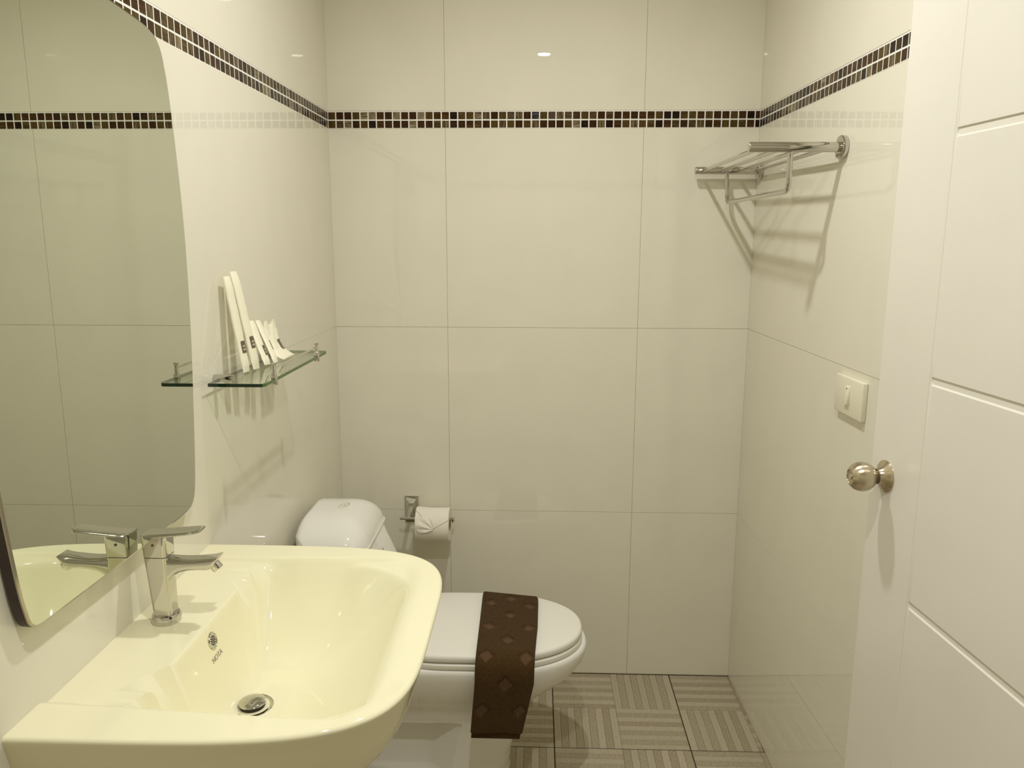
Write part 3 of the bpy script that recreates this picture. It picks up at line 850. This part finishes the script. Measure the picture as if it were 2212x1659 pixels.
# ------------------------------------------------------------------ toilet paper holder and roll
t = thing('toilet_paper_holder', 'chrome paper holder with square faceted wall plate on the back wall', 'paper holder', (.232, 0, .59))
px0, px1, pz0, pz1 = .2085, .2545, .543, .632
def rl(i, y, zo=0): return [(px0 + i, y, pz0 + i*1.6 + zo), (px1 - i, y, pz0 + i*1.6 + zo), (px1 - i, y, pz1 - i*1.15 + zo), (px0 + i, y, pz1 - i*1.15 + zo)]
mk('wall_plate', *loft([rl(0, -.0006), rl(0, -.005), rl(.003, -.0065), rl(.0145, -.019), rl(.0165, -.021)]), CHROME, t, 20)
mk('arm', *tube([(.2315, -.014, .600), (.2315, -.030, .597), (.2315, -.048, .589), (.2315, -.062, .581), (.2315, -.070, .5790)], [.0085, .0078, .0066, .0056, .005], 20), CHROME, t, 40)
mk('bar', *tube([(.2035, -.0702, .5790), (.3755, -.0702, .5785)], .0050, 20), CHROME, t, 40)
mk('end_stop', *join(lathe((.3715, -.0702, .5785), (1, 0, 0), [(.005, 0), (.0062, .002), (.0072, .005), (.006, .008), (0, .009)], 24), lathe((.3745, -.0702, .5705), (0, 0, -1), [(.0034, -.004), (.0034, .001), (.002, .003), (0, .0032)], 16)), CHROME, t, 40)
RC = Vector((.312, -.0702, .5625)); RR = .0555
t = thing('toilet_paper_roll', 'white toilet paper roll with fan-folded loose end on the chrome holder', 'toilet paper', RC)
x0, x1 = .2580, .3655
V, F = lathe((x0, RC.y, RC.z), (1, 0, 0), [(.0215, .0008), (RR - .0012, 0), (RR, .0012), (RR, x1-x0-.0012), (RR - .0012, x1-x0), (.0215, x1-x0-.0008)], 72)
F = F[:-2]   # open bore
mk('paper', V, F, PAPER, t, 40)
V, F = lathe((x0, RC.y, RC.z), (1, 0, 0), [(.0200, 0), (.0216, 0), (.0216, x1-x0), (.0200, x1-x0), (.0200, 0)], 40); F = F[:-2]
mk('core', V, F, CORE, t, 40)
def cyl(x, a, r):    # a: angle from the top towards the room
    return (x, RC.y - r*math.sin(a), RC.z + r*math.cos(a))
# loose sheet: its lower edge folded to a point
NX, NA2 = 30, 16; V, F = [], []
def low_edge(x):
    u = (x - x0)/(x1 - x0); ap = .54
    if u > ap: return 1.50 - (u - ap)/(1 - ap)*.48
    return 1.50 - (ap - u)/ap*1.1
for lay in (0, 1):
    for i in range(NX + 1):
        x = x0 + .0012 + (x1 - x0 - .0024)*i/NX; le = low_edge(x)
        for j in range(NA2 + 1):
            a = -.25 + (le + .25)*j/NA2; V.append(cyl(x, a, RR + .0003 + (.0026*sstep(j/NA2*1.6 - .3) if lay else 0)))
n = (NX + 1)*(NA2 + 1); m_ = NA2 + 1
for lay in (0, 1):
    for i in range(NX):
        for j in range(NA2): F.append(tuple(lay*n + q for q in (i*m_+j, (i+1)*m_+j, (i+1)*m_+j+1, i*m_+j+1)))
for i in range(NX): F.append((i*m_+NA2, (i+1)*m_+NA2, n + (i+1)*m_+NA2, n + i*m_+NA2))
mk('loose_sheet', V, F, PAPER, t, 40)
# fan pleats gathered at the point
rows = []; apx = (x0 + .54*(x1 - x0), 1.50); NP2 = 40
V, F = [], []
for i in range(NP2 + 1):
    u = i/NP2; th = math.radians(98 + 100*u)       # direction of each ray, measured in the unrolled sheet
    L_ = .062*(.50 + .50*math.sin(PI*(.12 + .80*(1 - u)**.8)))
    zig = abs((u*6) % 2 - 1)
    for j in range(9):
        q = j/8; xx = apx[0] + .004*(1-q) + math.cos(th)*L_*q*.92; aa = apx[1] + .03 - math.sin(th)*L_*q/RR*.9
        lift = .0030 + .0062*zig*math.sin(PI*(.12 + .8*q))*(.6 + .4*q) + .0015*(1 - q)
        xx = max(xx, x0 + .0008)
        V.append(cyl(xx, aa, RR + lift))
for i in range(NP2):
    for j in range(8): F.append((i*9+j, (i+1)*9+j, (i+1)*9+j+1, i*9+j+1))
mk('fan_fold', V, F, PAPER, t, 55)

# ------------------------------------------------------------------ towel rack on the right wall
RZ = 1.672
t = thing('towel_rack', 'chrome towel rack of two arms and four rods high on the right wall', 'towel rack', (RW, -.35, RZ))
ARM_Y = (-.640, -.043)
for y in ARM_Y:
    wx = RW - .0252*y
    mk('wall_flange', *lathe((wx - .0005, y, RZ), (-1, 0, 0), [(.0245, 0), (.0255, .002), (.0255, .011), (.0245, .0125), (.013, .0128), (0, .0128)], 40), CHROME, t, 40)
    mk('arm', *tube([(wx - .010, y, RZ), (1.1115, y, RZ), (1.1095, y, RZ)], [.0112, .0112, .0102], 28), CHROME, t, 40)
for x in (1.132, 1.184, 1.237, 1.288):
    mk('rod', *tube([(x + .003, ARM_Y[0] + .006, RZ - .001), (x, ARM_Y[1] - .006, RZ - .001)], .0052, 16), CHROME, t, 40)
ux, zb = 1.203, 1.5785; pts = []
y0, y1 = ARM_Y[0] + .002, ARM_Y[1] - .002; r = .030
pts.append((ux, y0, RZ - .006)); pts.append((ux, y0, zb + r))
for k in range(1, 9): a = PI/2*k/8; pts.append((ux + .004*k/8, y0 + r*(1 - math.cos(a)), zb + r*(1 - math.sin(a))))
for k in range(0, 9): a = PI/2*k/8; pts.append((ux + .004, y1 - r + r*math.sin(a), zb + r*(1 - math.cos(a))))
pts.append((ux, y1, RZ - .006))
mk('hanging_rail', *tube(pts, .0062, 18), CHROME, t, 40)

# ------------------------------------------------------------------ light switch
sw = thing('light_switch', 'cream light switch plate with one narrow rocker on the right wall beside the door', 'switch', rw_pt(.787) + Vector((0, 0, 1.1365)), -PI/2 + PHI)
mk('plate', *bbox(-.068, .068, -.0115, .0, -.0415, .0415, .0025, 3), SWITCHM, sw, 35)
V, F = bbox(-.0105, .0105, -.004, .004, -.0195, .0195, .001, 2)
V = [(x + .0, y - .0125 - .0022*(-z/.0195), z + .004) for x, y, z in V]
rk = mk('rocker', V, F, SWITCHM, sw, 35)
mk('indicator_dot', *lathe((0, -.0155, .018), (0, -1, 0), [(.0016, -.002), (.0016, .0004), (0, .0004)], 12), POUCHL, rk, 40)
